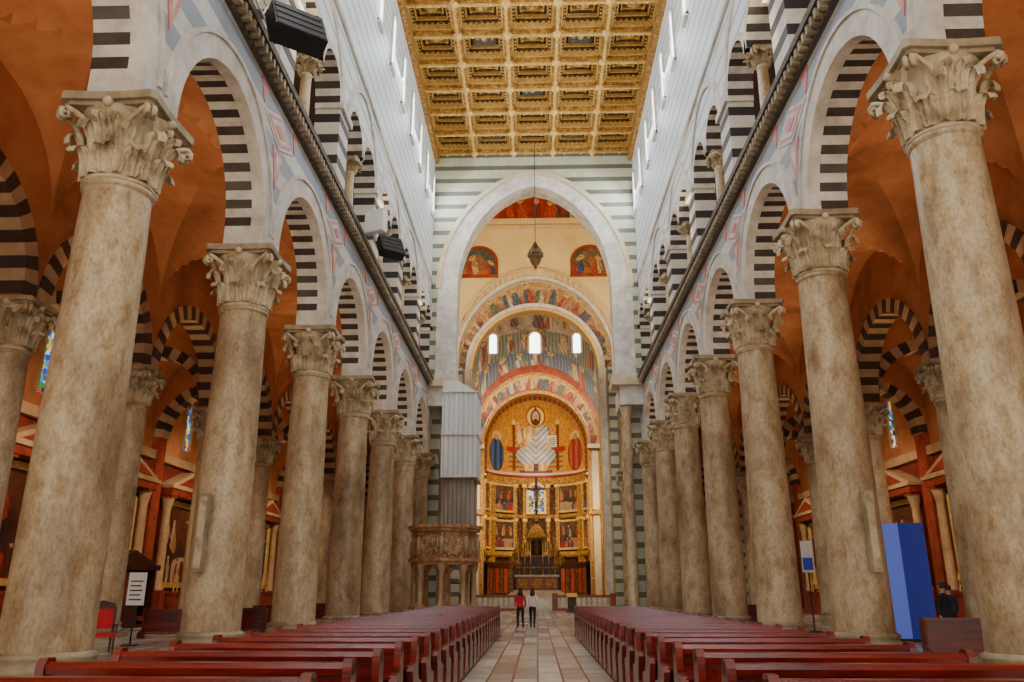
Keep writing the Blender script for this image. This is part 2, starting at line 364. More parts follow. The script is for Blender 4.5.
# ------------------------------------------------------------------ dimensions
PITCH=7.8; Y0=-.2
CY=[Y0+PITCH*k for k in range(11)]
capz={-1:11.7,1:12.6}; apex={-1:15.45,1:15.75}; XCs={-1:8.95,1:8.75}
XI,XO=8.4,9.45
A=3.1; X2=16.0; XW=22.4
YX0,YX1=62.2-.9,62.2+.9
sidename={-1:'left',1:'right'}
WALL={}
for sd in (-1,1):
    XC=XCs[sd]
    big=column_mesh('nave_column',capz[sd],.79)
    small=column_mesh('aisle_column',10.2,.56,1.5,.8,n=20)
    for k,y in enumerate(CY):
        if k==0: continue
        place('nave_column',big,None,(sd*XC,y-(.5 if k==8 else 0),0))
        place('aisle_column',small,None,(sd*X2,y,0))
    mb=MB(); zc=capz[sd]; sp=max(apex[sd]-A,zc); rise=apex[sd]-sp
    pin=arch_pts(A,rise,34); ops=[(CY[k]+PITCH/2,pin,sp) for k in range(10)]
    wall_open(mb,'y',sd*XI,sd*XO,CY[0],CY[-1]+.8,zc,17.1,ops,0,0)
    for (yc,_,_) in ops:
        ring(mb,'y',yc,sp,arch_pts(A-.05,rise-.05,34),arch_pts(A+.66,rise+.66,34),sd*(XI-.06),sd*(XI+.3),[1],1)
        ring(mb,'y',yc,sp,arch_pts(A-.06,rise-.06,34),arch_pts(A+.66,rise+.66,34),sd*(XI+.3),sd*(XO+.06),[1,2],1)
        ring(mb,'y',yc,sp,arch_pts(A+.58,rise+.58,34),arch_pts(A+.70,rise+.70,34),sd*(XI-.12),sd*(XI),[1],1)
    if sp>zc:
        for y in CY: mb.box(min(sd*(XI-.06),sd*(XO+.05)),max(sd*(XI-.06),sd*(XO+.05)),y-.85,y+.85,zc,sp,1)
    for y in CY[1:]:
        x0=sd*(XI-.03);x1=sd*XI
        def dia(cy,cz,ry,rz_,m,xx):
            mb.extrude([(cy-ry,cz),(cy,cz-rz_),(cy+ry,cz),(cy,cz+rz_)],lambda a,b,t:(t,a,b),xx,x1,m)
        dia(y,16.1,1.5,.62,1,x0); dia(y,16.1,1.2,.5,4,x0-sd*.01); dia(y,16.1,.95,.4,1,x0-sd*.02); dia(y,16.1,.5,.22,4,x0-sd*.04)
        mb.extrude([(y-.5,15.4),(y,14.0),(y+.5,15.4)],lambda a,b,t:(t,a,b),x0,x1,4)
        mb.extrude([(y-.25,15.25),(y,14.5),(y+.25,15.25)],lambda a,b,t:(t,a,b),x0-sd*.02,x1,1)
        for q in (-1,1):
            yy=y+q*PITCH/2
            mb.extrude([(yy+q*-1.9,16.95),(yy-q*2.6,16.95),(yy-q*2.3,16.2)],lambda a,b,t:(t,a,b),x0,x1,4)
    mb.box(min(sd*7.95,sd*XI),max(sd*7.95,sd*XI),CY[0],YX0,17.45,17.7,3)
    mb.box(min(sd*8.1,sd*XI),max(sd*8.1,sd*XI),CY[0],YX0,17.3,17.45,3)
    mb.box(min(sd*8.25,sd*XI),max(sd*8.25,sd*XI),CY[0],YX0,17.05,17.3,3)
    mb.box(min(sd*XI,sd*XO),max(sd*XI,sd*XO),CY[0],CY[-1],17.1,17.7,3)
    y=CY[0]
    while y<YX0-.3:
        mb.box(min(sd*8.0,sd*8.3),max(sd*8.0,sd*8.3),y,y+.16,17.14,17.42,5); y+=.36
    pz=21.9; sub=arch_pts(1.42,1.42,14); ops=[]
    for k in range(10):
        yc=CY[k]+PITCH/2
        ops+=[(yc-1.6,sub,pz),(yc+1.6,sub,pz)]
    wall_open(mb,'y',sd*XI,sd*XO,CY[0],CY[-1],pz,25.6,ops,7,0)
    for (yc,_,_) in ops: ring(mb,'y',yc,pz,arch_pts(1.38,1.38,14),arch_pts(1.72,1.72,14),sd*(XI-.05),sd*(XO),[1],1,[1,2])
    for k in range(10):
        yc=CY[k]+PITCH/2
        ring(mb,'y',yc,pz,arch_pts(3.12,3.12,26),arch_pts(3.55,3.5,26),sd*(XI-.1),sd*XI,[1],1)
    for y in CY:
        a,b=min(sd*(XI-.05),sd*XO),max(sd*(XI-.05),sd*XO)
        mb.box(a,b,y-.78,y+.78,17.7,pz,6)
        mb.box(min(sd*(XI-.2),sd*XO),max(sd*(XI-.2),sd*XO),y-.9,y+.9,pz-.25,pz+.05,1)
    W=mb.obj('wall_'+sidename[sd]+'_arcade',['spandrel','ringwhite','black','cornice','pink','abacus','bwstripe','clere']); WALL[sd]=W
    gm=column_mesh('gallery_colonnette',4.2,.24,.75,.42,n=12)
    for k in range(8):
        place('gallery_colonnette',gm,W,(sd*8.95,CY[k]+PITCH/2,17.7))
    mb=MB(); mb.box(min(sd*XI,sd*XO),max(sd*XI,sd*XO),CY[0],YX1,25.6,39.2,0)
    mb.box(min(sd*XI,sd*XO),max(sd*XI,sd*XO),YX1,80.,25.6,47,1)
    mb.box(min(sd*8.25,sd*XI),max(sd*8.25,sd*XI),CY[0],YX0,25.6,25.85,2)
    mb.box(min(sd*8.05,sd*XI),max(sd*8.05,sd*XI),CY[0],YX0,36.7,37.6,3)
    W2=mb.obj('wall_'+sidename[sd]+'_clerestory',['clere','creamplaster','white','gold'])
    for k in range(8):
        for q in (-1,1):
            yc=CY[k]+PITCH/2+q*1.95; w=.38
            mb=MB(); prof=[(-w,31.4),(w,31.4)]+[(w*cos(pi*i/8),34.6+w*sin(pi*i/8)) for i in range(9)]
            mb.extrude(prof,lambda a,b,t:(t,yc+a,b),sd*(XI-.03),sd*XI,0)
            w2=.55; pin=[(-w,31.4-34.6)]+arch_pts(w,w,8)+[(w,31.4-34.6)]; po=[(-w2,31.2-34.6)]+arch_pts(w2,w2,8)+[(w2,31.2-34.6)]
            ring(mb,'y',yc,34.6,pin,po,sd*(XI-.12),sd*XI,[1])
            mb.box(min(sd*(XI-.2),sd*XI),max(sd*(XI-.2),sd*XI),yc-w2,yc+w2,31.15,31.4,1)
            mb.obj('window_%d'%(k*2+(q+1)//2+(0 if sd<0 else 20)),['winglow','white'],W2)
    mb=MB(); pin=arch_pts(3.25,3.25,26); ops=[(CY[k]+PITCH/2,pin,10.3) for k in range(10)]
    wall_open(mb,'y',sd*(X2-.4),sd*(X2+.4),CY[0],CY[-1]+.5,10.2,17.0,ops,0,1)
    for (yc,_,_) in ops: ring(mb,'y',yc,10.3,arch_pts(3.2,3.2,26),arch_pts(3.85,3.8,26),sd*(X2-.46),sd*(X2+.46),[1,2],1)
    for y in CY[1:]:
        cx=sd*(X2+XW)/2; aw=(XW-X2)/2-.5
        wall_open(mb,'x',y-.4,y+.4,min(sd*X2,sd*XW),max(sd*X2,sd*XW),10.2,17,[(cx,arch_pts(aw,aw,20),10.3)],0,1)
        ring(mb,'x',cx,10.3,arch_pts(aw-.05,aw-.05,20),arch_pts(aw+.5,aw+.5,20),y-.46,y+.46,[1,2])
    mb.obj('wall_'+sidename[sd]+'_aisle_arcade',['orange','aislelight','aisledark'])
    mb=MB()
    def vault(x0,x1,y0,y1,spr,rs):
        n=24; vs=[]
        for j in range(n+1):
            for i in range(n+1):
                u=-cos(pi*i/n); v=-cos(pi*j/n)
                z=spr+rs*max(math.sqrt(max(0,1-u*u)),math.sqrt(max(0,1-v*v)))
                vs.append(((x0+x1)/2+u*(x1-x0)/2,(y0+y1)/2+v*(y1-y0)/2,z))
        k=n+1; mb.add(vs,[(j*k+i,j*k+i+1,(j+1)*k+i+1,(j+1)*k+i) for j in range(n) for i in range(n)],0,False)
    for k in range(10):
        vault(sd*XO,sd*(X2-.4),CY[k],CY[k+1],12.9,3.6)
        vault(sd*(X2+.4),sd*XW,CY[k]+.4,CY[k+1]-.4,11.4,3.6)
    mb.box(min(sd*XO,sd*(XW+.6)),max(sd*XO,sd*(XW+.6)),CY[0],80,17.0,17.4,1)
    mb.obj('ceiling_'+sidename[sd]+'_aisle_vaults',['orange','cream'])
    mb=MB(); x0,x1=sorted((sd*XW,sd*(XW+.6)))
    mb.box(x0,x1,CY[0],80,9.2,17,0); mb.box(x0,x1,CY[0],80,0,9.2,1)
    x0,x1=sorted((sd*(XW-.3),sd*XW)); mb.box(x0,x1,CY[0],80,9.0,9.5,2)
    for y in CY[1:]:
        x0,x1=sorted((sd*(XW-.4),sd*XW)); mb.box(x0,x1,y-.5,y+.5,0,10.3,3)
    OW=mb.obj('wall_'+sidename[sd]+'_outer',['orange','redwall','aislelight','redmarble'])
    mb=MB(); x0,x1=sorted((sd*XO,sd*XW)); mb.box(x0,x1,79.4,80,0,17,0); mb.obj('wall_'+sidename[sd]+'_aisle_end',['crosswall'])
    mb=MB(); x0,x1=sorted((sd*15.6,sd*16)); mb.box(x0,x1,CY[0],80,17.4,27,0)
    x0,x1=sorted((sd*XO,sd*16)); mb.box(x0,x1,CY[0],80,27,27.3,1); mb.obj('wall_'+sidename[sd]+'_gallery_back',['cream','darkwood'])
    for k in range(1,10):
        yc=CY[k]+PITCH/2; w=.4; mb=MB()
        prof=[(-w,10.2),(w,10.2)]+[(w*cos(pi*i/8),12.8+w*sin(pi*i/8)) for i in range(9)]
        mb.extrude(prof,lambda a,b,t:(t,yc+a,b),sd*(XW-.03),sd*XW,0)
        ring(mb,'y',yc,12.8,[(-w,-2.6)]+arch_pts(w,w,8)+[(w,-2.6)],[(-w-.2,-2.6)]+arch_pts(w+.2,w+.2,8)+[(w+.2,-2.6)],sd*(XW-.15),sd*XW,[1])
        mb.obj('window_%d'%(40+k+(0 if sd<0 else 20)),['stained','aislelight'],OW)

# side altars
def altar_mesh():
    mb=MB()
    mb.box(-2.9,2.9,-1.4,0,0,.35,1); mb.box(-1.6,1.6,-1.2,0,.35,1.5,0); mb.box(-1.75,1.75,-1.3,0,1.5,1.65,1)
    for s in (-1,1):
        mb.box(s*2.4-.35,s*2.4+.35,-.8,0,.35,1.7,1)
        mb.lathe([(.34,0),(.34,.1),(.26,.2),(.25,2.0),(.22,4.6),(.26,4.7),(.36,5.15),(.4,5.25)],(s*2.4,-.45,1.7),14,2)
        mb.box(s*2.4-.4,s*2.4+.4,-.85,0,6.95,7.1,1)
    mb.box(-2.95,2.95,-.9,0,7.1,7.5,1); mb.box(-3.1,3.1,-1.0,0,7.5,7.68,2)
    mb.extrude([(-3.05,7.68),(3.05,7.68),(0,8.8)],lambda a,b,t:(a,t,b),-.9,0,2)
    mb.extrude([(-2.1,7.8),(2.1,7.8),(0,8.55)],lambda a,b,t:(a,t,b),-.94,-.9,0)
    for a,b,c,d in ((-1.95,-1.65,2,6.9),(1.65,1.95,2,6.9)): mb.box(a,b,-.3,0,c,d,3)
    mb.box(-1.95,1.95,-.3,0,1.85,2.15,3); mb.box(-1.95,1.95,-.3,0,6.65,6.95,3)
    for s in (-1,-.5,.5,1): mb.lathe([(.08,0),(.03,.05),(.03,.5),(.06,.52),(.025,.54),(.025,.9)],(s,-.8,1.65),8,3)
    return mb.mesh('side_altar',['redmarble','redmarble','aislelight','goldlt'])
AM=altar_mesh()
dk=[S(180,50,28),S(60,66,110),S(200,140,76),S(110,38,24),S(216,188,150)]
pms=[painted('altar_painting',lambda u,v:(-1.66+3.32*u,-.12,2.1+4.6*v),60,80,fig_paint(s,S(50,20,12),S(110,56,28),dk,3,.7,False,(.08,.13),2),mesh_only=True) for s in (3,8,12)]
for sd in (-1,1):
    for k in range(1,9):
        yc=CY[k]+PITCH/2
        p=empty('side_altar',(sd*XW,yc,0),-pi/2 if sd>0 else pi/2)
        place('altar_frame',AM,p); place('altar_painting',pms[k%3],p)

# ------------------------------------------------------------------ floor & ceiling
mb=MB(); mb.box(-23,23,-8,80,-.3,0,0); mb.obj('floor',['floor'])
def ceiling():
    mb=MB(); nx=5; cw=2*XI/nx; cy=3.2; y=CY[0]; z0=37.6
    ny=int(math.ceil((YX0-y)/cy)); cy=(YX0-y)/ny
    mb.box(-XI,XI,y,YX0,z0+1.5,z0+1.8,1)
    for i in range(nx+1):
        x=-XI+i*cw; a,b=max(-XI,x-.26),min(XI,x+.26)
        mb.box(a,b,y,YX0,z0,z0+1.5,0); mb.box(max(-XI,x-.1),min(XI,x+.1),y,YX0,z0-.14,z0,2)
    for j in range(ny+1):
        yy=y+j*cy; a,b=max(y,yy-.24),min(YX0,yy+.24)
        mb.box(-XI,XI,a,b,z0+.02,z0+1.5,0); mb.box(-XI,XI,max(y,yy-.1),min(YX0,yy+.1),z0-.12,z0,2)
    for j in range(ny):
        for i in range(nx):
            cx=-XI+(i+.5)*cw; cyy=y+(j+.5)*cy
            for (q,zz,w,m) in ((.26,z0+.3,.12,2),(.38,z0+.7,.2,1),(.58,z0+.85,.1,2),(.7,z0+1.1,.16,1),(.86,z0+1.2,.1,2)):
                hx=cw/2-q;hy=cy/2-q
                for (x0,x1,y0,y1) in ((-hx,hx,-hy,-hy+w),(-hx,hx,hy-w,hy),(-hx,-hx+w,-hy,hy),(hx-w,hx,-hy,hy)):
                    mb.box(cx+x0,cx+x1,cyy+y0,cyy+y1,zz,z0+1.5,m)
            for p in range(8):
                a=p*pi/4; mb.sphere((cx+.34*cos(a),cyy+.34*sin(a),z0+1.2),.2,2,4,(1,1,.8))
            mb.sphere((cx,cyy,z0+1.0),.24,2,5)
            for sx in (-1,1):
                for sy in (-1,1): mb.sphere((cx+sx*(cw/2-.95),cyy+sy*(cy/2-.9),z0+1.25),.16,2,3)
                for q in range(-3,4): mb.sphere((cx+sx*(cw/2-.47),cyy+q*.36,z0+.68),.085,2,3)
            for sy in (-1,1):
                for q in range(-3,4): mb.sphere((cx+q*.38,cyy+sy*(cy/2-.47),z0+.68),.085,2,3)
    for j in range(ny+1):
        for i in range(nx+1):
            x=-XI+i*cw; yy=y+j*cy
            mb.lathe([(.01,-.5),(.12,-.4),(.1,-.3),(.26,-.18),(.36,-.05),(.36,.02)],(x,yy,z0),8,2)
            for q in (-1,1):
                if j<ny: mb.sphere((x,yy+cy*(.5+.2*q),z0-.1),.13,2,3)
                if i<nx: mb.sphere((x+cw*(.5+.2*q),yy,z0-.1),.13,2,3)
    o=mb.obj('ceiling',['gold','golddk','goldlt'])
    blu=[S(150,50,34),S(200,160,110),S(40,60,100)]
    for j in range(1,ny,2):
        for i in ((2,) if j%4==1 else (1,3)):
            cx=-XI+(i+.5)*cw; cyy=y+(j+.5)*cy
            painted('ceiling_panel',lambda u,v:(cx+(u-.5)*1.6,cyy+(v-.5)*1.3,z0+.9),24,18,fig_paint(j,S(60,66,80),S(100,96,90),blu,3,1.4,True,(.1,.16)),o)
ceiling()

# ------------------------------------------------------------------ crossing
mb=MB()
pin=arch_pts(6.3,9.2,40,'m'); po=arch_pts(7.9,10.4,40,'m')
wall_open(mb,'x',YX0,YX1,-XI,XI,17.7,47,[(0,pin,25.2)],0,1)
ring(mb,'x',0,25.2,arch_pts(6.25,9.15,40,'m'),po,YX0-.12,YX1+.05,[1])
ring(mb,'x',0,25.2,arch_pts(7.65,10.2,40,'m'),arch_pts(8.0,10.6,40,'m'),YX0-.25,YX0,[2])
for s in (-1,1):
    x0,x1=sorted((s*6.25,s*7.9)); mb.box(x0,x1,YX0-.12,YX1+.05,17.7,25.2,1)
    x0,x1=sorted((s*6.0,s*8.4)); mb.box(x0,x1,YX0-.35,YX1+.1,17.0,17.7,2)
    x0,x1=sorted((s*7.0,s*9.6)); mb.box(x0,x1,YX1+.1,YX1+2.0,0,17.0,3)
    x0,x1=sorted((s*6.6,s*8.4)); mb.box(x0,x1,YX0+.1,YX1+2.0,15.5,17.0,1)
    mb.lathe([(.55,0),(.55,.3),(.38,.5),(.36,11),(.55,11.8),(.58,12)],(s*7.1,YX0+.9,0),14,4)
    mb.lathe([(.42,0),(.36,.4),(.34,2.6),(.5,3.2),(.5,3.5)],(s*7.1,YX0+.9,12),14,4)
mb.obj('wall_crossing_arch',['crosswall','ringwhite','cream','crosswall','granite'])

mb=MB()
pin=arch_pts(6.5,6.4,40)
wall_open(mb,'x',80,81.2,-9.8,9.8,0,47,[(0,pin,23.5)],0,1)
ring(mb,'x',0,23.5,arch_pts(6.45,6.35,40),arch_pts(6.75,6.65,40),79.8,81.2,[2])
ring(mb,'x',0,23.5,arch_pts(6.75,6.65,40),arch_pts(7.15,7.05,40),79.6,80,[5])
po=arch_pts(8.3,9.9,40,'m'); ring(mb,'x',0,23.6,[(x*.97,z*.965) for x,z in po],po,79.2,80,[5])
for i in range(2,39):
    x,z=po[i]; mb.tube([(x,79.3,23.6+z),(x,79.3,23.6+z+.9)],.06,5,1)
mb.tube([(x,79.3,24.5+z) for x,z in po[2:39]],.09,6,1)
mb.box(-9.8,9.8,79.7,80,39.2,39.6,1)
for s in (-1,1):
    x0,x1=sorted((s*6.6,s*7.2)); mb.box(x0,x1,79.6,80,0,23.5,5)
    x0,x1=sorted((s*7.4,s*8.2)); mb.box(x0,x1,79.4,80,0,23.5,3)
mb.box(-9.8,9.8,62.3,80,46.6,47,0)
WC=mb.obj('wall_choir_arch',['creamplaster','cream','goldlt','crosswall','gold','ringwhite'])
fr=[S(180,80,56),S(210,170,120),S(90,100,120),S(220,196,160),S(140,66,50),S(110,116,92),S(190,140,100)]
inn=arch_pts(7.15,7.05,80); out=arch_pts(8.05,9.55,80,'m')
def pf(u,v):
    i=u*80; k=min(79,int(i)); t=i-k
    a=(inn[k][0]*(1-t)+inn[k+1][0]*t,inn[k][1]*(1-t)+inn[k+1][1]*t); b=(out[k][0]*(1-t)+out[k+1][0]*t,out[k][1]*(1-t)+out[k+1][1]*t)
    return (a[0]*(1-v)+b[0]*v,79.9,23.5+a[1]*(1-v)+b[1]*v)
painted('fresco_choir_arch',pf,300,24,fig_paint(5,S(150,84,60),S(200,160,110),fr,20,12,True,(.2,.28)),WC)
for s in (-1,1):
    cx=s*5.9;cz=35.1
    def pf(u,v,cx=cx,cz=cz):
        x=(u-.5)*2; top=math.sqrt(max(0,1-x*x))
        return (cx+x*1.75,79.9,cz-1.2+v*(1.4+1.6*top))
    painted('pendentive_mosaic',pf,50,50,fig_paint(20+s,S(190,110,40),S(80,90,90),[S(190,60,36),S(60,80,120),S(210,170,120)],2,1.0,True,(.14,.2)),WC)
    mb=MB(); ring(mb,'x',cx,cz+.2,[(-1.75,-1.4)]+arch_pts(1.75,1.6,20)+[(1.75,-1.4)],[(-2.05,-1.4)]+arch_pts(2.05,1.9,20)+[(2.05,-1.4)],79.75,80,[0])
    mb.box(cx-2.05,cx+2.05,79.75,80,cz-1.5,cz-1.2,0); mb.obj('trim_pendentive',['redmarble'],WC)
def pf(u,v):
    x=(u-.5)*2; return (x*4.6,79.9,40.5+v*(.3+3.8*math.sqrt(max(0,1-x*x))))
painted('fresco_dome_lunette',pf,90,40,fig_paint(31,S(140,22,16),S(180,44,30),[S(200,70,44),S(230,180,100),S(150,30,24),S(90,70,60)],7,2.4,True,(.1,.16)),WC)
# ------------------------------------------------------------------ choir
mb=MB()
for s in (-1,1):
    x0,x1=sorted((s*8.2,s*8.8)); mb.box(x0,x1,81.2,96,0,36,0)
    for y in (83,86.5,90,93.5):
        x0,x1=sorted((s*7.95,s*8.2)); mb.box(x0,x1,y-.35,y+.35,1,19,1)
    x0,x1=sorted((s*7.7,s*8.2)); mb.box(x0,x1,81.2,96,19,19.8,1)
mb.box(-8.8,8.8,81.2,97,36,36.4,2)
WCH=mb.obj('wall_choir',['redmarble','gold','creamplaster'])
for s in (-1,1):
    painted('fresco_choir_side',lambda u,v:(s*8.15,81.2+14.8*u,20+15*v),160,120,fig_paint(40+s,S(150,96,70),S(200,180,150),fr,8,1.6,True,(.1,.15),3),WCH)
    for j,z in enumerate((4,11)):
        painted('choir_painting',lambda u,v:(s*8.15,83.5+2.7*u,z+5*v),30,40,fig_paint(50+j,S(60,30,18),S(120,70,40),dk,3,.6,False,(.1,.2)),WCH)
mb=MB(); zs=18.4
wall_open(mb,'x',96,97,-8.8,8.8,0,36,[(0,arch_pts(6.2,6.3,40),zs)],0,1)
lv=[(6.15,6.25),(6.45,6.65),(6.6,6.9),(7.5,8.6),(7.7,8.9),(8.15,9.9)]
ms=[[1],[4],[3],[1],[2]]; dp=[95.5,95.65,95.8,95.5,95.75]
for i in range(5):
    if i==2: continue
    ring(mb,'x',0,zs,arch_pts(*lv[i],48),arch_pts(*lv[i+1],48),dp[i],96,ms[i])
for s in (-1,1):
    for (a,b,d,m) in ((6.2,6.5,95.5,1),(6.6,7.4,95.7,3),(7.5,8.2,95.3,1)):
        x0,x1=sorted((s*a,s*b)); mb.box(x0,x1,d,96,1,zs,m)
    x0,x1=sorted((s*6.1,s*8.2)); mb.box(x0,x1,95.1,96,zs-.5,zs,3); mb.box(x0,x1,95.2,96,10.2,10.8,1)
WA=mb.obj('wall_apse_arch',['creamplaster','gold','redmarble','cream','redmarble'])
painted('fresco_apse_wall',lambda u,v:((-8.2*cos(pi*u)),95.93,(zs+9.9*sin(pi*u))*(1-v)+36*v),200,150,fig_paint(61,S(176,132,96),S(196,180,156),[S(186,116,86),S(214,184,144),S(120,126,140),S(224,206,180),S(160,100,80),S(150,150,130)],11,2.2,True,(.07,.11),3),WA)
painted('fresco_apse_band',lambda u,v:(-(6.6+.9*v)*cos(pi*u),95.7,zs+(6.9+1.7*v)*sin(pi*u)),300,18,fig_paint(66,S(160,80,46),S(214,172,110),fr,22,14,True,(.24,.34)),WA)
for i,(x,w) in enumerate(((0,.65),(-5.2,.45),(5.2,.45))):
    mb=MB(); z=29.9
    prof=[(-w,z),(w,z)]+[(w*cos(pi*q/8),z+2+w*sin(pi*q/8)) for q in range(9)]
    mb.extrude(prof,lambda a,b,t:(x+a,t,b),95.85,95.9,0)
    ring(mb,'x',x,z+2,[(-w,-2)]+arch_pts(w,w,8)+[(w,-2)],[(-w-.25,-2)]+arch_pts(w+.25,w+.25,8)+[(w+.25,-2)],95.75,95.95,[1])
    mb.obj('window_%d'%(90+i),['winglow','cream'],WA)
R=6.2; ZB=15.4
def conch(u,v):
    az=(u-.5)*pi
    if v<.28: z=ZB+(zs-ZB)*v/.28; r=R
    else:
        el=(v-.28)/.72*pi/2; z=zs+6.3*sin(el); r=R*cos(el)
    return (r*sin(az),97+r*cos(az),z)
def christ(u,v,p):
    x=p[0]/R; z=(p[2]-ZB)/(zs+6.3-ZB); g=nz(p[0],p[2],6,1)
    gold=S(208,146,42); c=tuple(q*(1+.35*g) for q in gold[:3])
    if p[0]**2/R**2+max(0,(p[2]-zs))**2/6.3**2>.94:
        return S(70,50,40) if int((math.atan2(p[2]-zs+.01,p[0]))*20)%2 else S(190,80,50)
    if z<.04: return S(150,40,30)
    if z<.07: return S(220,210,190)
    def el(cx,cz,rx,rz): return ((x-cx)/rx)**2+((z-cz)/rz)**2
    ax=abs(x); dark=S(70,40,22)
    for cx,col,col2 in ((-.79,S(24,44,94),S(70,104,160)),(.79,S(140,36,34),S(190,90,70))):
        if el(cx,.53,.085,.065)<1: c=S(240,206,120)
        e=el(cx,.29,.13,.21)
        if e<1.12: c=dark
        if e<1: c=lerp(col,col2,.5+.5*sin((x-cx)*60))
        if el(cx,.525,.045,.04)<1: c=S(206,150,110)
    # throne: seat, back with posts, cushion, footstool
    if ax<.56 and .10<z<.40: c=lerp(S(150,86,36),S(214,164,80),.5+.5*sin(p[2]*10))
    if ax<.44 and .40<=z<.68: c=lerp(S(176,112,46),S(224,176,90),.5+.5*sin(p[0]*8)*sin(p[2]*8))
    if .42<ax<.48 and .10<z<.72: c=S(120,60,28)
    if el(.45*(1 if x>0 else -1),.735,.04,.03)<1: c=S(236,200,110)
    if ax<.60 and .36<z<.42: c=S(170,44,34)
    if ax<.34 and .07<z<.11: c=S(120,60,30)
    # body silhouette half-width as a function of height
    prof=[(.10,.22),(.16,.26),(.24,.36),(.32,.42),(.38,.38),(.44,.25),(.52,.23),(.62,.27),(.68,.25),(.72,.14),(.745,.05)]
    hw=0
    for (a,b) in zip(prof,prof[1:]):
        if a[0]<=z<=b[0]: hw=a[1]+(b[1]-a[1])*(z-a[0])/(b[0]-a[0])
    if hw and ax<hw+.018: c=dark
    if hw and ax<hw:
        fold=.5+.5*sin(x*46+ (z-.3)*8*(1 if x>0 else -1))
        c=lerp(S(232,196,120),S(168,112,56),fold*.7)            # golden tunic
        lap=.20<z<.40; sash=abs((z-.46)-(x+.05)*.9)<.11 and z>.36
        if lap or sash or (x>.08 and z>.40 and z<.70):
            fold=.5+.5*sin((z*1.3-ax*.8)*60)
            c=lerp(S(206,204,204),S(96,108,136),fold*.75)       # blue-grey mantle
        if z<.20 and ax<.05: c=dark
        if z<.125 and .06<ax<.16: c=S(222,172,128)
    if el(0,.81,.20,.125)<1: c=S(170,54,28)
    if el(0,.81,.175,.11)<1: c=S(246,210,112)
    if ax<.02 and z>.85 and el(0,.81,.175,.11)<1: c=S(170,54,28)
    if el(0,.80,.105,.095)<1: c=S(96,58,32)
    if el(0,.81,.07,.068)<1: c=S(226,178,134)
    if el(0,.765,.045,.028)<1: c=S(96,58,32)
    for ex in (-.026,.026):
        if el(ex,.822,.012,.008)<1: c=S(40,26,20)
    e=el(-.34,.56,.055,.10)
    if e<1.25: c=dark
    if e<1: c=S(232,196,120)
    if el(-.355,.66,.04,.035)<1 or el(-.35,.70,.02,.04)<1: c=S(222,172,128)
    if abs(x-.33)<.11 and abs(z-.50)<.085: c=dark
    if abs(x-.33)<.10 and abs(z-.50)<.075: c=S(240,232,208)
    if abs(x-.33)<.08 and abs(z-.50)<.06 and int(z*80)%2: c=S(120,90,70)
    if el(.25,.43,.05,.035)<1: c=S(222,172,128)
    return tuple(q*(1+.2*g) for q in c[:3])
painted('apse_conch_mosaic',conch,280,220,christ,WA,'mosaic')
mb=MB()
mb.lathe([(R+.4,0),(R+.4,ZB+.0)],(0,97,0),48,0,True,False,0,pi)
mb.lathe([(R+.02,ZB-.9),(R-.25,ZB-.7),(R-.1,ZB-.4),(R-.4,ZB-.1),(R-.35,ZB),(R+.1,ZB)],(0,97,0),48,1,True,False,0,pi)
mb.lathe([(R+.3,10.35),(R-.05,10.45),(R-.05,10.8),(R+.3,10.9)],(0,97,0),48,1,True,False,0,pi)
mb.lathe([(R+.3,5.6),(R-.15,5.7),(R-.15,6.3),(R+.3,6.4)],(0,97,0),48,1,True,False,0,pi)
mb.lathe([(R+.1,1.),(R-.5,1.),(R-.5,4.6),(R-.6,4.7),(R-.6,5.),(R+.1,5.1)],(0,97,0),48,2,True,False,0,pi)
for d in [-82,-63,-57,-25,-14,14,25,57,63,82]:
    Mx=Matrix.Translation((0,97,0))@Matrix.Rotation(pi/2-math.radians(d),4,'Z')
    mb.box(R-.1,R+.4,-.2,.2,5,ZB-.7,1,Mx); mb.box(R-.25,R+.3,-.3,.3,10.0,10.35,4,Mx); mb.box(R-.25,R+.3,-.3,.3,ZB-1.2,ZB-.8,4,Mx)
for i in range(24):
    a=pi*(i+.5)/24; Mx=Matrix.Translation((0,97,0))@Matrix.Rotation(a,4,'Z')
    mb.box(R-.56,R-.48,-.3,.3,1.5,4.3,5 if i%2 else 0,Mx)
WAP=mb.obj('wall_apse',['golddk','gold','darkwood','gold','goldlt','redmarble'])
def apic(name,d,z0,z1,hw,seed):
    n=math.radians(hw)
    o=painted(name,lambda u,v:((R+.12)*sin(math.radians(d)+(u-.5)*2*n),97+(R+.12)*cos(math.radians(d)+(u-.5)*2*n),z0+(z1-z0)*v),44,50,fig_paint(seed,S(40,28,28),S(110,74,46),[S(180,46,34),S(56,84,130),S(200,130,80),S(190,160,120)],3,1.0,False,(.09,.14),2),WAP)
    m2=MB()
    for (a0,a1,zz0,zz1) in ((-hw-2,hw+2,z0-.25,z0),(-hw-2,hw+2,z1,z1+.25),(-hw-2,-hw,z0,z1),(hw,hw+2,z0,z1)):
        aa,bb=math.radians(90-d-a1),math.radians(90-d-a0)
        m2.lathe([(R+.2,zz0),(R-.06,zz0),(R-.06,zz1),(R+.2,zz1)],(0,97,0),8,0,False,False,aa,bb)
    m2.obj('picture_frame',['goldlt'],o)
sdn=0
for z0,z1 in ((11.3,14.3),(6.8,9.9)):
    for d,hw in ((-41,13.5),(41,13.5),(-73,6.5),(73,6.5)): sdn+=1; apic('apse_painting',d,z0,z1,hw,70+sdn)
mb=MB(); w=.95
mb.extrude([(-w,11.2),(w,11.2)]+[(w*cos(pi*q/8),13.6+w*sin(pi*q/8)) for q in range(9)],lambda a,b,t:(a,t,b),102.95,103.0,0)
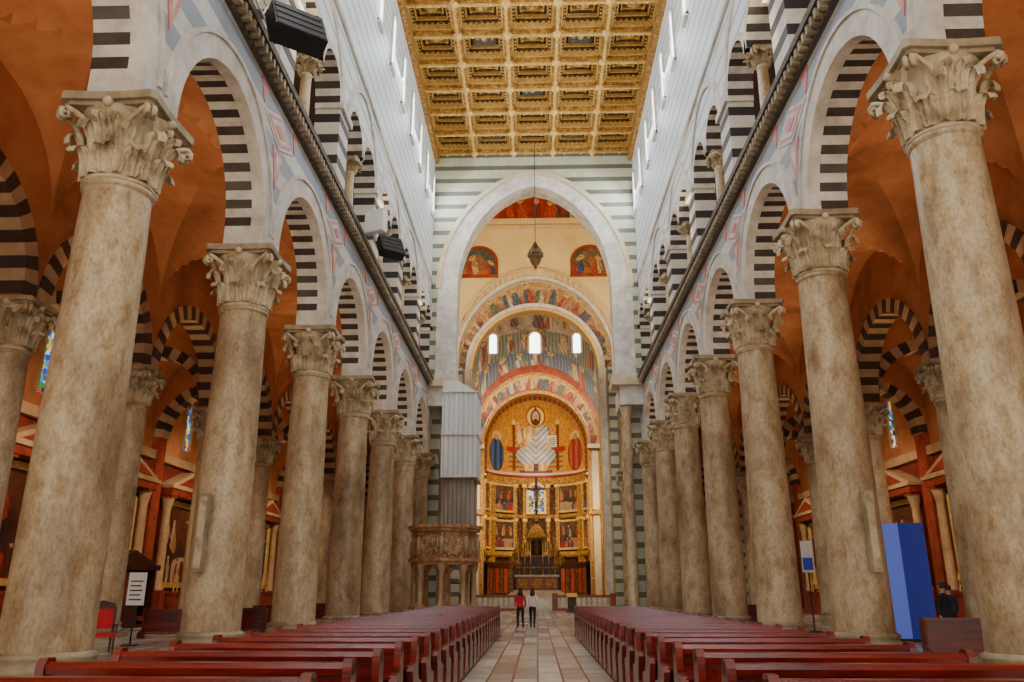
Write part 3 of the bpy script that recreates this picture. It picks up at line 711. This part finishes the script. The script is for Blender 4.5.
ring(mb,'x',0,13.6,[(-w,-2.4)]+arch_pts(w,w,8)+[(w,-2.4)],[(-w-.3,-2.4)]+arch_pts(w+.3,w+.3,8)+[(w+.3,-2.4)],102.7,103.1,[1])
mb.box(-w-.3,w+.3,102.7,103.1,10.9,11.2,1)
for z in (12,12.8,13.6): mb.box(-w,w,102.88,102.96,z,z+.06,2)
mb.box(-.03,.03,102.88,102.96,11.2,14.5,2)
mb.obj('window_99',['stained','goldlt','metal'],WAP)
mb=MB()
for i in range(6): mb.box(-6.6,6.6,77.2+.45*i,80.05,.17*i,.17*(i+1),0)
mb.box(-9,9,79.9,104,0,1.05,0)
mb.obj('floor_choir_steps',['white'])
def balustrade(x0,x1,y,z):
    mb=MB(); L=x1-x0
    mb.box(0,L,-.2,.2,0,.2,0); mb.box(0,L,-.22,.22,1.15,1.35,0)
    n=int(L/.45)
    for i in range(n+1):
        mb.lathe([(.1,0),(.1,.08),(.06,.15),(.14,.4),(.06,.75),(.1,.85),(.1,.95)],(L*i/n,0,.2),8,1)
    for x in (0,L): mb.box(x-.25,x+.25,-.25,.25,0,1.5,0)
    mb.obj('altar_balustrade',['redmarble','cream'],None,(x0,y,z))
balustrade(-6.8,-1.6,76.4,0); balustrade(1.6,6.8,76.4,0)
# high altar
AL=empty('high_altar',(0,90,1.05))
mb=MB()
for i in range(4): mb.box(-3.4+.3*i,3.4-.3*i,-3.2+.4*i,2,.18*i,.18*(i+1),0)
mb.box(-2.2,2.2,-1.2,.2,.72,2.1,1); mb.box(-2.35,2.35,-1.35,.3,2.1,2.28,0)
for x in (-1.5,0,1.5): mb.box(x-.5,x+.5,-1.26,-1.2,.95,1.9,2)
mb.box(-2.6,2.6,.3,1.3,.72,3.0,5); mb.box(-2.75,2.75,.2,1.4,3.0,3.15,2)
mb.box(-1.6,1.6,.4,1.3,3.15,4.2,5); mb.box(-1.75,1.75,.3,1.4,4.2,4.35,2)
for a in range(8):
    t=a*pi/4; mb.lathe([(.12,0),(.08,.1),(.08,1.6),(.14,1.75)],(.95*cos(t),.85+.5*sin(t),4.35),8,3)
mb.lathe([(.7,0),(.7,1.6)],(0,.85,4.35),12,6)
mb.lathe([(1.15,0),(1.2,.15),(1.1,.25),(.9,.5),(.75,.95),(.45,1.3),(.2,1.45),(.2,1.75),(.3,1.85),(.1,2.0)],(0,.85,6.1),16,2)
for s in (-1,1):
    mb.lathe([(.35,0),(.4,.3),(.2,.5),(.3,.9),(.42,1.4),(.3,1.9),(.12,2.1),(.16,2.35),(.02,2.6)],(s*2.1,.85,3.15),10,2)
    mb.lathe([(.3,0),(.16,.5),(.26,1.0),(.16,1.3),(.02,1.6)],(s*1.45,.85,4.35),10,2)
    mb.tube([(s*1.1,.85,6.3),(s*1.5,.85,6.9),(s*1.2,.85,7.4),(s*.9,.85,7.0)],[.1,.12,.09,.05],7,2)
    mb.tube([(s*2.6,.2,3.15),(s*2.6,.1,3.7),(s*2.55,.1,4.2)],[.34,.24,.16],8,2); mb.sphere((s*2.55,.1,4.42),.15,2,6)
    mb.add([(s*2.6,.3,3.9),(s*3.05,.5,4.5),(s*2.95,.5,3.6)],[(0,1,2)],2)
for x in (-1.95,-1.3,-.65,.65,1.3,1.95):
    mb.lathe([(.2,0),(.2,.06),(.05,.15),(.09,.4),(.04,.6),(.04,1.1),(.13,1.2),(.04,1.22)],(x,-.1,2.28),8,2)
    mb.lathe([(.045,0),(.04,1.0),(.005,1.05)],(x,-.1,3.5),6,4)
mb.obj('altar_block',['cream','redmarble','gold','goldlt','cream','darkwood','bronze'],AL)
mb=MB()
mb.box(-.15,.15,.78,.9,8.1,12.9,0); mb.box(-1.0,1.0,.8,.88,11.4,11.65,0)
mb.tube([(0,.7,9.4),(.04,.66,10.2),(0,.7,10.8),(0,.7,11.5)],[.14,.18,.26,.12],8,1)
for s in (-1,1): mb.tube([(0,.7,11.3),(s*.4,.7,11.4),(s*.9,.74,11.65)],[.11,.09,.06],6,1)
mb.sphere((0,.64,11.8),.2,1,6); mb.tube([(0,.66,9.5),(.05,.62,9.1),(0,.74,8.7)],[.14,.11,.08],6,1)
mb.lathe([(.5,0),(.2,.3),(.3,.6),(.1,.9)],(0,.85,7.9),10,1)
mb.obj('crucifix',['darkwood','bronze'],AL)

# hanging lamp
mb=MB(); mb.tube([(0,0,2.0),(0,0,11.1)],.03,6,0)
mb.lathe([(.02,-.35),(.12,-.25),(.1,-.1),(.3,.1),(.46,.45),(.42,.6),(.56,.7),(.56,.8),(.4,.85),(.5,1.1),(.35,1.5),(.15,1.9),(.05,2.05)],(0,0,0),14,1)
for i in range(6):
    a=i*pi/3; mb.tube([(.5*cos(a),.5*sin(a),.8),(.5*cos(a),.5*sin(a),1.3),(0,0,2.05)],.03,5,1)
    mb.lathe([(.07,0),(.05,.1),(.05,.35)],(.58*cos(a),.58*sin(a),.75),6,1)
mb.obj('hanging_lamp',['metal','bronze'],None,(.1,59,26.2))

# ------------------------------------------------------------------ pews
def pew_mesh():
    mb=MB(); L=2.5
    mb.box(.05,L-.05,-.03,.03,.34,.98,0)
    mb.extrude([(-.08,.98),(-.09,1.03),(-.05,1.07),(.06,1.07),(.09,1.03),(.08,.98)],lambda a,b,t:(t,a,b),0,L,0)
    mb.box(.05,L-.05,-.045,.045,.70,.74,0)
    mb.box(.05,L-.05,.02,.46,.44,.49,0)
    mb.box(.05,L-.05,-.36,-.06,.74,.77,0)
    mb.box(.1,L-.1,-.44,-.24,.14,.18,0)
    for i in range(5):
        x=.2+i*(L-.4)/4; mb.box(x-.02,x+.02,-.05,-.03,.36,.96,0)
    prof=[(-.4,0),(.5,0),(.5,.08),(.44,.12),(.42,.4),(.47,.5),(.4,.56),(.2,.58),(.12,.66),(.1,.98),(.09,1.04),(.04,1.1),(-.06,1.1),(-.1,1.04),(-.11,.8),(-.34,.78),(-.38,.72),(-.3,.6),(-.22,.4),(-.3,.12),(-.4,.08)]
    for x in (0,L-.07): mb.extrude(prof,lambda a,b,t:(t,a,b),x,x+.07,0)
    return mb.mesh('pew',['pew'])
PM=pew_mesh()
for i in range(25):
    y=4.4+1.2*i
    place('pew',PM,None,(1.45,y,0)); place('pew',PM,None,(-3.95,y,0))

# ------------------------------------------------------------------ pulpit
mb=MB()
def octa(r,z0,z1,m,n=8): mb.lathe([(r,z0),(r,z1)],(0,0,0),n,m,False)
for (r,a,b) in ((2.5,0,.3),(2.3,.3,.55),(2.2,3.35,3.55),(2.35,3.55,3.75),(2.05,3.75,5.4),(2.3,5.4,5.6),(2.45,5.6,5.8)): octa(r,a,b,0)
for i in range(8):
    a=2*pi*i/8
    mb.lathe([(.24,0),(.17,.12),(.15,1.9),(.2,1.95),(.3,2.3),(.32,2.4)],(1.9*cos(a),1.9*sin(a),.55+.4),10,1)
    mb.sphere((1.9*cos(a),1.9*sin(a),.75),.36,0,5,(1.2,.9,.7))
    mb.tube([(2.1*cos(a),2.1*sin(a),3.75),(2.12*cos(a),2.12*sin(a),4.7),(2.1*cos(a),2.1*sin(a),5.1)],[.13,.18,.08],8,1); mb.sphere((2.12*cos(a),2.12*sin(a),5.2),.12,1,5)
    a2=a+pi/8
    Mx=Matrix.Rotation(a2,4,'Z')
    rd=random.Random(i)
    for q in range(22):
        c=Mx@Vector((1.93,rd.uniform(-.6,.6),rd.uniform(3.95,4.95))); mb.sphere(tuple(c),rd.uniform(.08,.13),1,4,(1,1,1.8)); mb.sphere((c.x*1.02,c.y*1.02,c.z+.24),.065,1,4)
    pts=arch_pts(.55,.4,8)
    for (p,q) in zip(pts,pts[1:]):
        vs=[Mx@Vector((1.85,p[0],2.95+p[1])),Mx@Vector((1.85,q[0],2.95+q[1])),Mx@Vector((1.85,q[0],3.4)),Mx@Vector((1.85,p[0],3.4))]
        mb.add(vs,[(0,1,2,3)],0)
mb.lathe([(.6,.55),(.45,.8),(.4,2.8),(.7,3.3)],(0,0,0),12,0)
mb.obj('pulpit',['pulpit','aislelight'],None,(-5.6,50.6,0)).scale=(.94,.94,.94)
# sheeted scaffold at left crossing pier
mb=MB(); n=24
def sheet(x0,x1,y0,y1,z0,z1,m):
    per=[]
    for i in range(n): per.append((x0+(x1-x0)*i/n,y0+.07*sin(i*1.9)))
    for i in range(n): per.append((x1+.07*sin(i*2.3),y0+(y1-y0)*i/n))
    per+=[(x1,y1),(x0,y1)]
    mb.extrude(per,lambda a,b,t:(a,b,t),z0,z1,m)
sheet(-6.7,-4.2,56.6,60.6,9.3,15.4,0)
sheet(-6.6,-4.4,56.9,60.4,5.6,9.3,1)
for x in (-6.5,-4.5):
    for y in (57.1,60.2): mb.tube([(x,y,0),(x,y,5.7)],.07,6,2)
for z in (2.2,4.2): mb.tube([(-6.5,60.2,z),(-4.5,60.2,z)],.05,6,2)
for z in (9.3,12.3,15.4): mb.box(-6.75,-4.1,56.48,60.7,z-.04,z+.04,3)
mb.extrude([(-6.7,15.4),(-4.2,15.4),(-5.6,16.3),(-6.7,16.3)],lambda a,b,t:(a,t,b),56.7,60.6,0)
mb.obj('sheeted_scaffold',['sheet','net','metal','ringwhite'])

# speakers bracketed off the cornice
def speaker(loc,s,rx,rz):
    o=empty('line_array_speaker',loc,rz)
    mb=MB()
    R_=Matrix.Rotation(rx,4,'X')
    for i in range(4):
        mb.box(-.75*s,.75*s,-.35*s,.25*s,(-.7+i*.36)*s,(-.7+i*.36+.345)*s,0,R_)
        mb.box(-.68*s,.68*s,-.37*s,-.35*s,(-.66+i*.36)*s,(-.66+i*.36+.25)*s,0,R_)
    for x in (-.6,.6): mb.tube([(x*s,.2*s,-.2),(x*s,.4*s,-.1)],.05,6,1)
    mb.obj('cabinet',['metal','sheet'],o)
speaker((-6.9,19.6,17.25),1.02,-.5,pi*.2); speaker((-7.05,36.2,17.7),.8,-.5,pi*.2)
mb=MB(); mb.box(-.55,.45,-.2,.2,0,1.1,0); mb.box(-.49,.39,-.22,-.2,.06,1.04,1); mb.tube([(0,0,0),(0,0,-.4)],.05,6,0)
me=mb.mesh('flood_lamp',['sheet','signwhite'])
place('flood_lamp',me,None,(-7.35,34.2,17.6),-.4)
mb=MB()
for z in (.4,.9): mb.tube([(0,-1.5,z),(0,1.5,z)],.04,6,0)
for i in range(7): mb.tube([(0,-1.5+i*.5,.4),(0,-1.25+i*.5 if i<6 else 1.5,.9)],.03,6,0)
for y in (-1.4,1.4): mb.tube([(0,y,0),(0,y,.9)],.05,6,0)
mb.obj('lighting_truss',['signwhite'],WALL[-1],(-8.05,19.4,17.7))
def colspk(x,y):
    mb=MB(); mb.extrude([(-.12,-.1),(.12,-.1),(.14,.1),(-.14,.1)],lambda a,b,t:(a,b,t),0,2.1,0)
    mb.box(-.09,.09,-.112,-.1,.1,2.0,1)
    for z in (.3,1.8): mb.box(-.05,.05,.1,.3,z,z+.06,0)
    mb.obj('column_loudspeaker',['abacus','capital'],None,(x,y,2.1))
colspk(-9.1,22.2); colspk(8.9,22.2)

# ------------------------------------------------------------------ misc props
mb=MB(); mb.box(-.28,.28,-.02,.02,1.2,2.2,0); mb.tube([(0,.03,0),(0,.03,1.3)],.025,6,1); mb.box(-.2,.2,-.15,.2,0,.03,1)
for i in range(5): mb.box(-.2,.2-.05*(i%2),-.025,-.02,1.35+.14*i,1.39+.14*i,1)
mb.obj('information_sign',['signwhite','metal'],None,(-12.75,26.5,0))
mb=MB()
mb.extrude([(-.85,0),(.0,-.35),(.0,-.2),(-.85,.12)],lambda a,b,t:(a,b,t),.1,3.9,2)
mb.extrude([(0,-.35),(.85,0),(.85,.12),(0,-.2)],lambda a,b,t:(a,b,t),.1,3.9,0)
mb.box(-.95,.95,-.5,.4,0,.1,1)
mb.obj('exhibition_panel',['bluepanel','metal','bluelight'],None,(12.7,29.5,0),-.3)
mb=MB(); mb.box(-.24,.24,-.03,.03,2.4,3.7,0); mb.box(-.2,.2,-.05,-.03,2.5,3.0,1); mb.box(-.03,.03,-.03,.03,0,2.4,2); mb.box(-.3,.3,-.3,.3,0,.05,2)
mb.obj('poster_stand',['signwhite','bluepanel','metal'],None,(11.55,36,0),-.2)
def confessional():
    mb=MB()
    mb.box(-1.5,1.5,-.6,.6,0,.15,0)
    for x in (-1.5,-.55,.45,1.4): mb.box(x,x+.1,-.6,.6,.15,2.6,0)
    mb.box(-1.5,1.5,.5,.6,.15,2.6,0); mb.box(-1.65,1.65,-.7,.7,2.6,2.85,0)
    mb.extrude([(-1.5,2.85),(1.5,2.85),(0,3.5)],lambda a,b,t:(a,t,b),-.6,.6,0)
    mb.box(-.45,.45,-.55,-.5,.15,1.1,0); mb.box(-.4,.4,-.52,-.46,1.1,2.5,1)
    for s in (-1,1): mb.box(s*1.0-.35,s*1.0+.35,-.5,.0,.3,.5,1)
    return mb.mesh('confessional',['darkwood','redwall'])
CM=confessional()
for (x,y,r) in ((-19.5,39,1.3),(19.5,47,-1.3)): place('confessional',CM,None,(x,y,0),r)
def chair():
    mb=MB()
    mb.box(-.35,.35,-.3,.35,.42,.52,1)
    for x in (-.33,.28):
        for y in (-.3,.3): mb.box(x,x+.05,y,y+.05,0,.42,0)
    mb.box(-.30,.30,.3,.37,.62,1.15,1); mb.extrude([(-.37,1.15),(.37,1.15),(.3,1.3),(0,1.38),(-.3,1.3)],lambda a,b,t:(a,t,b),.29,.38,0)
    for x in (-.37,.30): mb.box(x,x+.07,.3,.37,.5,1.2,0)
    for x in (-.38,.32): mb.box(x,x+.06,-.28,.35,.7,.75,0); mb.box(x,x+.05,-.28,-.22,.5,.7,0)
    return mb.mesh('red_armchair',['darkwood','redcloth'])
CH=chair()
for (x,y,r) in ((-12.0,23.2,.6),(-12.9,35,.6)): place('red_armchair',CH,None,(x,y,0),r)
def kneel():
    mb=MB(); mb.box(-1.2,1.2,-.03,.03,.2,.95,0); mb.box(-1.25,1.25,-.2,.12,.93,1.0,0); mb.box(-1.2,1.2,-.5,-.25,.15,.2,0)
    for x in (-1.25,1.19): mb.extrude([(-.5,0),(.15,0),(.12,.95),(-.18,.95),(-.1,.3),(-.5,.2)],lambda a,b,t:(t,a,b),x,x+.06,0)
    return mb.mesh('kneeler_bench',['pew'])
KM=kneel()
for (x,y,r) in ((-13.2,31.0,.1),(-12.0,33.5,0),(-12.2,40,0),(10.7,21.2,-.1),(11.6,43,0),(-12,47,0)): place('kneeler_bench',KM,None,(x,y,0),r)
mb=MB(); mb.box(-.5,.5,-.35,.35,0,.15,0); mb.box(-.35,.35,-.25,.25,.15,1.2,0); mb.extrude([(-.35,1.2),(.35,1.45),(.35,1.52),(-.35,1.27)],lambda a,b,t:(t,a,b),-.45,.45,1)
mb.obj('lectern',['darkwood','goldlt'],None,(2.9,71,0))

# ------------------------------------------------------------------ people
def skinmesh(verts,edges,rad,sub=2):
    me=bpy.data.meshes.new('tmp'); me.from_pydata(verts,edges,[]); o=bpy.data.objects.new('tmp',me); COL.objects.link(o)
    o.modifiers.new('s','SKIN'); sk=me.skin_vertices[0].data
    for i,r in enumerate(rad): sk[i].radius=(r,r) if not isinstance(r,tuple) else r; sk[i].use_root=(i==0)
    s=o.modifiers.new('d','SUBSURF'); s.levels=sub; s.render_levels=sub
    dg=bpy.context.evaluated_depsgraph_get(); dg.update(); r=bpy.data.meshes.new_from_object(o.evaluated_get(dg))
    bpy.data.objects.remove(o); r.polygons.foreach_set('use_smooth',[True]*len(r.polygons)); return r
def human(loc,rz,top,legs,long_hair=True,stride=.2,arm=.12,scale=1.0,bag=None):
    P=empty('person',loc,rz); P.scale=(scale,)*3
    V=[(0,0,.96),(0,0,1.12),(0,-.01,1.30),(0,0,1.44),(0,0,1.55)]; E=[(0,1),(1,2),(2,3),(3,4)]; Rr=[(.16,.12),(.135,.10),(.165,.115),(.09,.08),(.055,.055)]
    hands=[]
    for s in (-1,1):
        i=len(V); sw=s*arm
        V+=[(s*.175,0,1.41),(s*.235,-sw*.4,1.14),(s*.245,sw+.04,.92)]; E+=[(3,i),(i,i+1),(i+1,i+2)]; Rr+=[.068,.052,.036]; hands.append((s,(s*.245,sw+.04,.90)))
        st=-s*stride; j=len(V)
        V+=[(s*.095,0,.88),(s*.10,st*.55+.03,.50),(s*.10,st-.02,.09),(s*.11,st+.15,.035)]; E+=[(0,j),(j,j+1),(j+1,j+2),(j+2,j+3)]; Rr+=[.10,.068,.045,.04]
    me=skinmesh(V,E,Rr)
    for m in (top,legs,'skin','metal'): me.materials.append(M[m])
    for p in me.polygons:
        c=p.center; a=0
        if c.z<.95 and not (abs(c.x)>.19 and c.z>.8): a=1
        if c.z<.1: a=3
        if c.z>1.5: a=2
        p.material_index=a
    place('body',me,P)
    for s,(x,y,z) in hands:
        hv=[(x,y,z),(x,y+.01,z-.06)]; he=[(0,1)]; hr=[.026,.03]
        for f in range(4):
            k=len(hv); yy=y+.01+(f-1.5)*.02; ln=(.075,.085,.08,.06)[f]
            hv+=[(x,yy,z-.09),(x-s*.012,yy,z-.09-ln*.55),(x-s*.03,yy,z-.09-ln)]; he+=[(1,k),(k,k+1),(k+1,k+2)]; hr+=[.009,.0085,.007]
        k=len(hv); hv+=[(x-s*.01,y+.045,z-.05),(x-s*.02,y+.06,z-.09)]; he+=[(0,k),(k,k+1)]; hr+=[.011,.009]
        hm=skinmesh(hv,he,hr,1); hm.materials.append(M['skin']); place('hand',hm,P)
    mb=MB()
    mb.sphere((0,0,1.655),.1,0,14,(.78,.95,1.2))
    mb.tube([(0,.085,1.68),(0,.112,1.645),(0,.095,1.63)],[.008,.016,.01],8,0)
    for s in (-1,1):
        mb.sphere((s*.03,.086,1.668),.012,2,6); mb.sphere((s*.03,.096,1.668),.006,3,5); mb.sphere((s*.079,0,1.655),.025,0,6,(.4,.7,1.2)); mb.box(s*.03-.015,s*.03+.015,.088,.095,1.688,1.693,1)
    mb.tube([(-.025,.085,1.608),(0,.092,1.606),(.025,.085,1.608)],[.004,.008,.004],6,4)
    vs=[];n=16
    for j in range(9):
        for i in range(n+1):
            a=pi*(-.12)+ (pi*1.24)*i/n + pi; el=(1-j/8)*pi/2-(0.35 if j==8 else 0)
            rr=.108*cos(el); vs.append((rr*.86*cos(a),rr*sin(a)-.004,1.665+.128*sin(el)))
    if long_hair:
        for q in range(1,5):
            for i in range(n+1):
                a=pi*(-.12)+(pi*1.24)*i/n+pi; rr=.112+.01*q; vs.append((rr*.84*cos(a),rr*sin(a)-.01,1.665-.06*q))
    rows=len(vs)//(n+1)
    mb.add(vs,[(j*(n+1)+i,j*(n+1)+i+1,(j+1)*(n+1)+i+1,(j+1)*(n+1)+i) for j in range(rows-1) for i in range(n)],1,True)
    mb.sphere((0,-.02,1.70),.105,1,10,(.8,.9,1.0))
    mb.obj('head',['skin','hair','signwhite','metal','redmarble'],P)
    if bag:
        mb=MB(); mb.sphere((0,-.17,1.24),.16,0,8,(.9,.6,1.3))
        for s in (-1,1): mb.tube([(s*.1,-.1,1.4),(s*.12,.02,1.47),(s*.12,.12,1.35),(s*.13,.02,1.1),(s*.1,-.1,1.1)],.015,6,0)
        mb.obj('backpack',[bag],P)
    return P
human((-.78,39.3,0),.2,'redcloth','blackcloth',True,.16,.1,1.0)
human((-.22,39.9,0),-.1,'whitecloth','blackcloth',True,.2,.1,1.0)
human((12.1,25.6,0),.6,'blackcloth','bluecloth',False,.1,.05,1.05)
human((12.75,26.6,0),.2,'bluecloth','blackcloth',False,.05,.05,1.02)
human((13.3,33.5,0),1.2,'blackcloth','blackcloth',True,.12,.06,.98)

# ------------------------------------------------------------------ lights
def aim(o,t):
    d=Vector(t)-o.location; o.rotation_euler=d.to_track_quat('-Z','Y').to_euler()
def spot(name,loc,tgt,e,col,ang=120,rad=.12,blend=.6):
    l=bpy.data.lights.new(name,'SPOT'); l.energy=e; l.color=col[:3]; l.spot_size=math.radians(ang); l.spot_blend=blend; l.shadow_soft_size=rad
    o=bpy.data.objects.new(name,l); COL.objects.link(o); o.location=loc; aim(o,tgt); return o
def area(name,loc,tgt,e,col,sx,sy):
    l=bpy.data.lights.new(name,'AREA'); l.shape='RECTANGLE'; l.size=sx; l.size_y=sy; l.energy=e; l.color=col[:3]
    o=bpy.data.objects.new(name,l); COL.objects.link(o); o.location=loc; aim(o,tgt); return o
warm=(1,.72,.42); cool=(.82,.91,1.0)
for sd in (-1,1):
    for k in range(0,9):
        yc=CY[k]+PITCH/2
        spot('aisle_uplight',(sd*(X2-.8),CY[k]+.9,10.6),(sd*11.5,yc,16),640,warm,115,.12,1.0)
        spot('aisle_wall_fill',(sd*(X2+.9),CY[k]+.9,10.4),(sd*(XW),yc+1,3),1200,(1,.76,.5),130,.12,.9)  # added lamp, brightens the lower outer aisle wall
        spot('outer_uplight',(sd*(X2+.9),CY[k]+.9,10.6),(sd*(XW-2),yc,16),220,warm,120)
    for k in range(0,8):
        yc=CY[k]+PITCH/2
        area('clerestory_daylight',(sd*(XI-.25),yc,33.3),(-sd*4,yc,24),820,cool,3.0,3.2)
        spot('gallery_fill',(sd*14.5,CY[k]+1.2,18.5),(sd*11,yc,25),260,(1,.88,.7),150,.05)  # added warm fill inside the gallery
    for k in (1,3,5,7):
        spot('ceiling_fill',(sd*8.05,CY[k],18.2),(-sd*1.5,CY[k]+6,37.6),2600,(1,.82,.54),80)  # added upward fill for the nave ceiling, no fixture modelled
for s in (-1,1):
    spot('crossing_fill',(s*5.5,YX1+.6,26),(0,80,38),5600,(1,.84,.58),110)  # unseen lamp added behind the crossing arch to brighten the choir-arch wall
    spot('choir_fill',(s*5.8,82,24),(0,99,17),5600,(1,.80,.5),90)  # unseen lamp added behind the choir arch, lights the apse
    spot('choir_upper_fill',(s*6.5,82,20),(0,96,33),3800,(1,.88,.7),90)  # added lamp lifting the upper choir walls
    spot('apse_fill',(s*5,88,12),(s*1,103,9),3200,(1,.78,.46),110)  # added to brighten the apse wall, no fixture here
    spot('crossing_floor_fill',(s*5.5,YX1+.6,24),(0,74,0),2600,(1,.85,.65),110)  # added downward fill for the crossing floor, out of view
w=bpy.data.worlds.new('World'); bpy.context.scene.world=w; w.use_nodes=True
bg=w.node_tree.nodes['Background']; bg.inputs[0].default_value=(1,.91,.77,1); bg.inputs[1].default_value=1.85

# ------------------------------------------------------------------ camera
cam=bpy.data.cameras.new('camera'); co=bpy.data.objects.new('camera',cam); COL.objects.link(co)
cam.sensor_width=36; cam.lens=806/1024*36; cam.clip_end=400
co.location=(0,0,1.6); co.rotation_euler=(math.radians(90+17.3),0,math.radians(1.7))
bpy.context.scene.camera=co
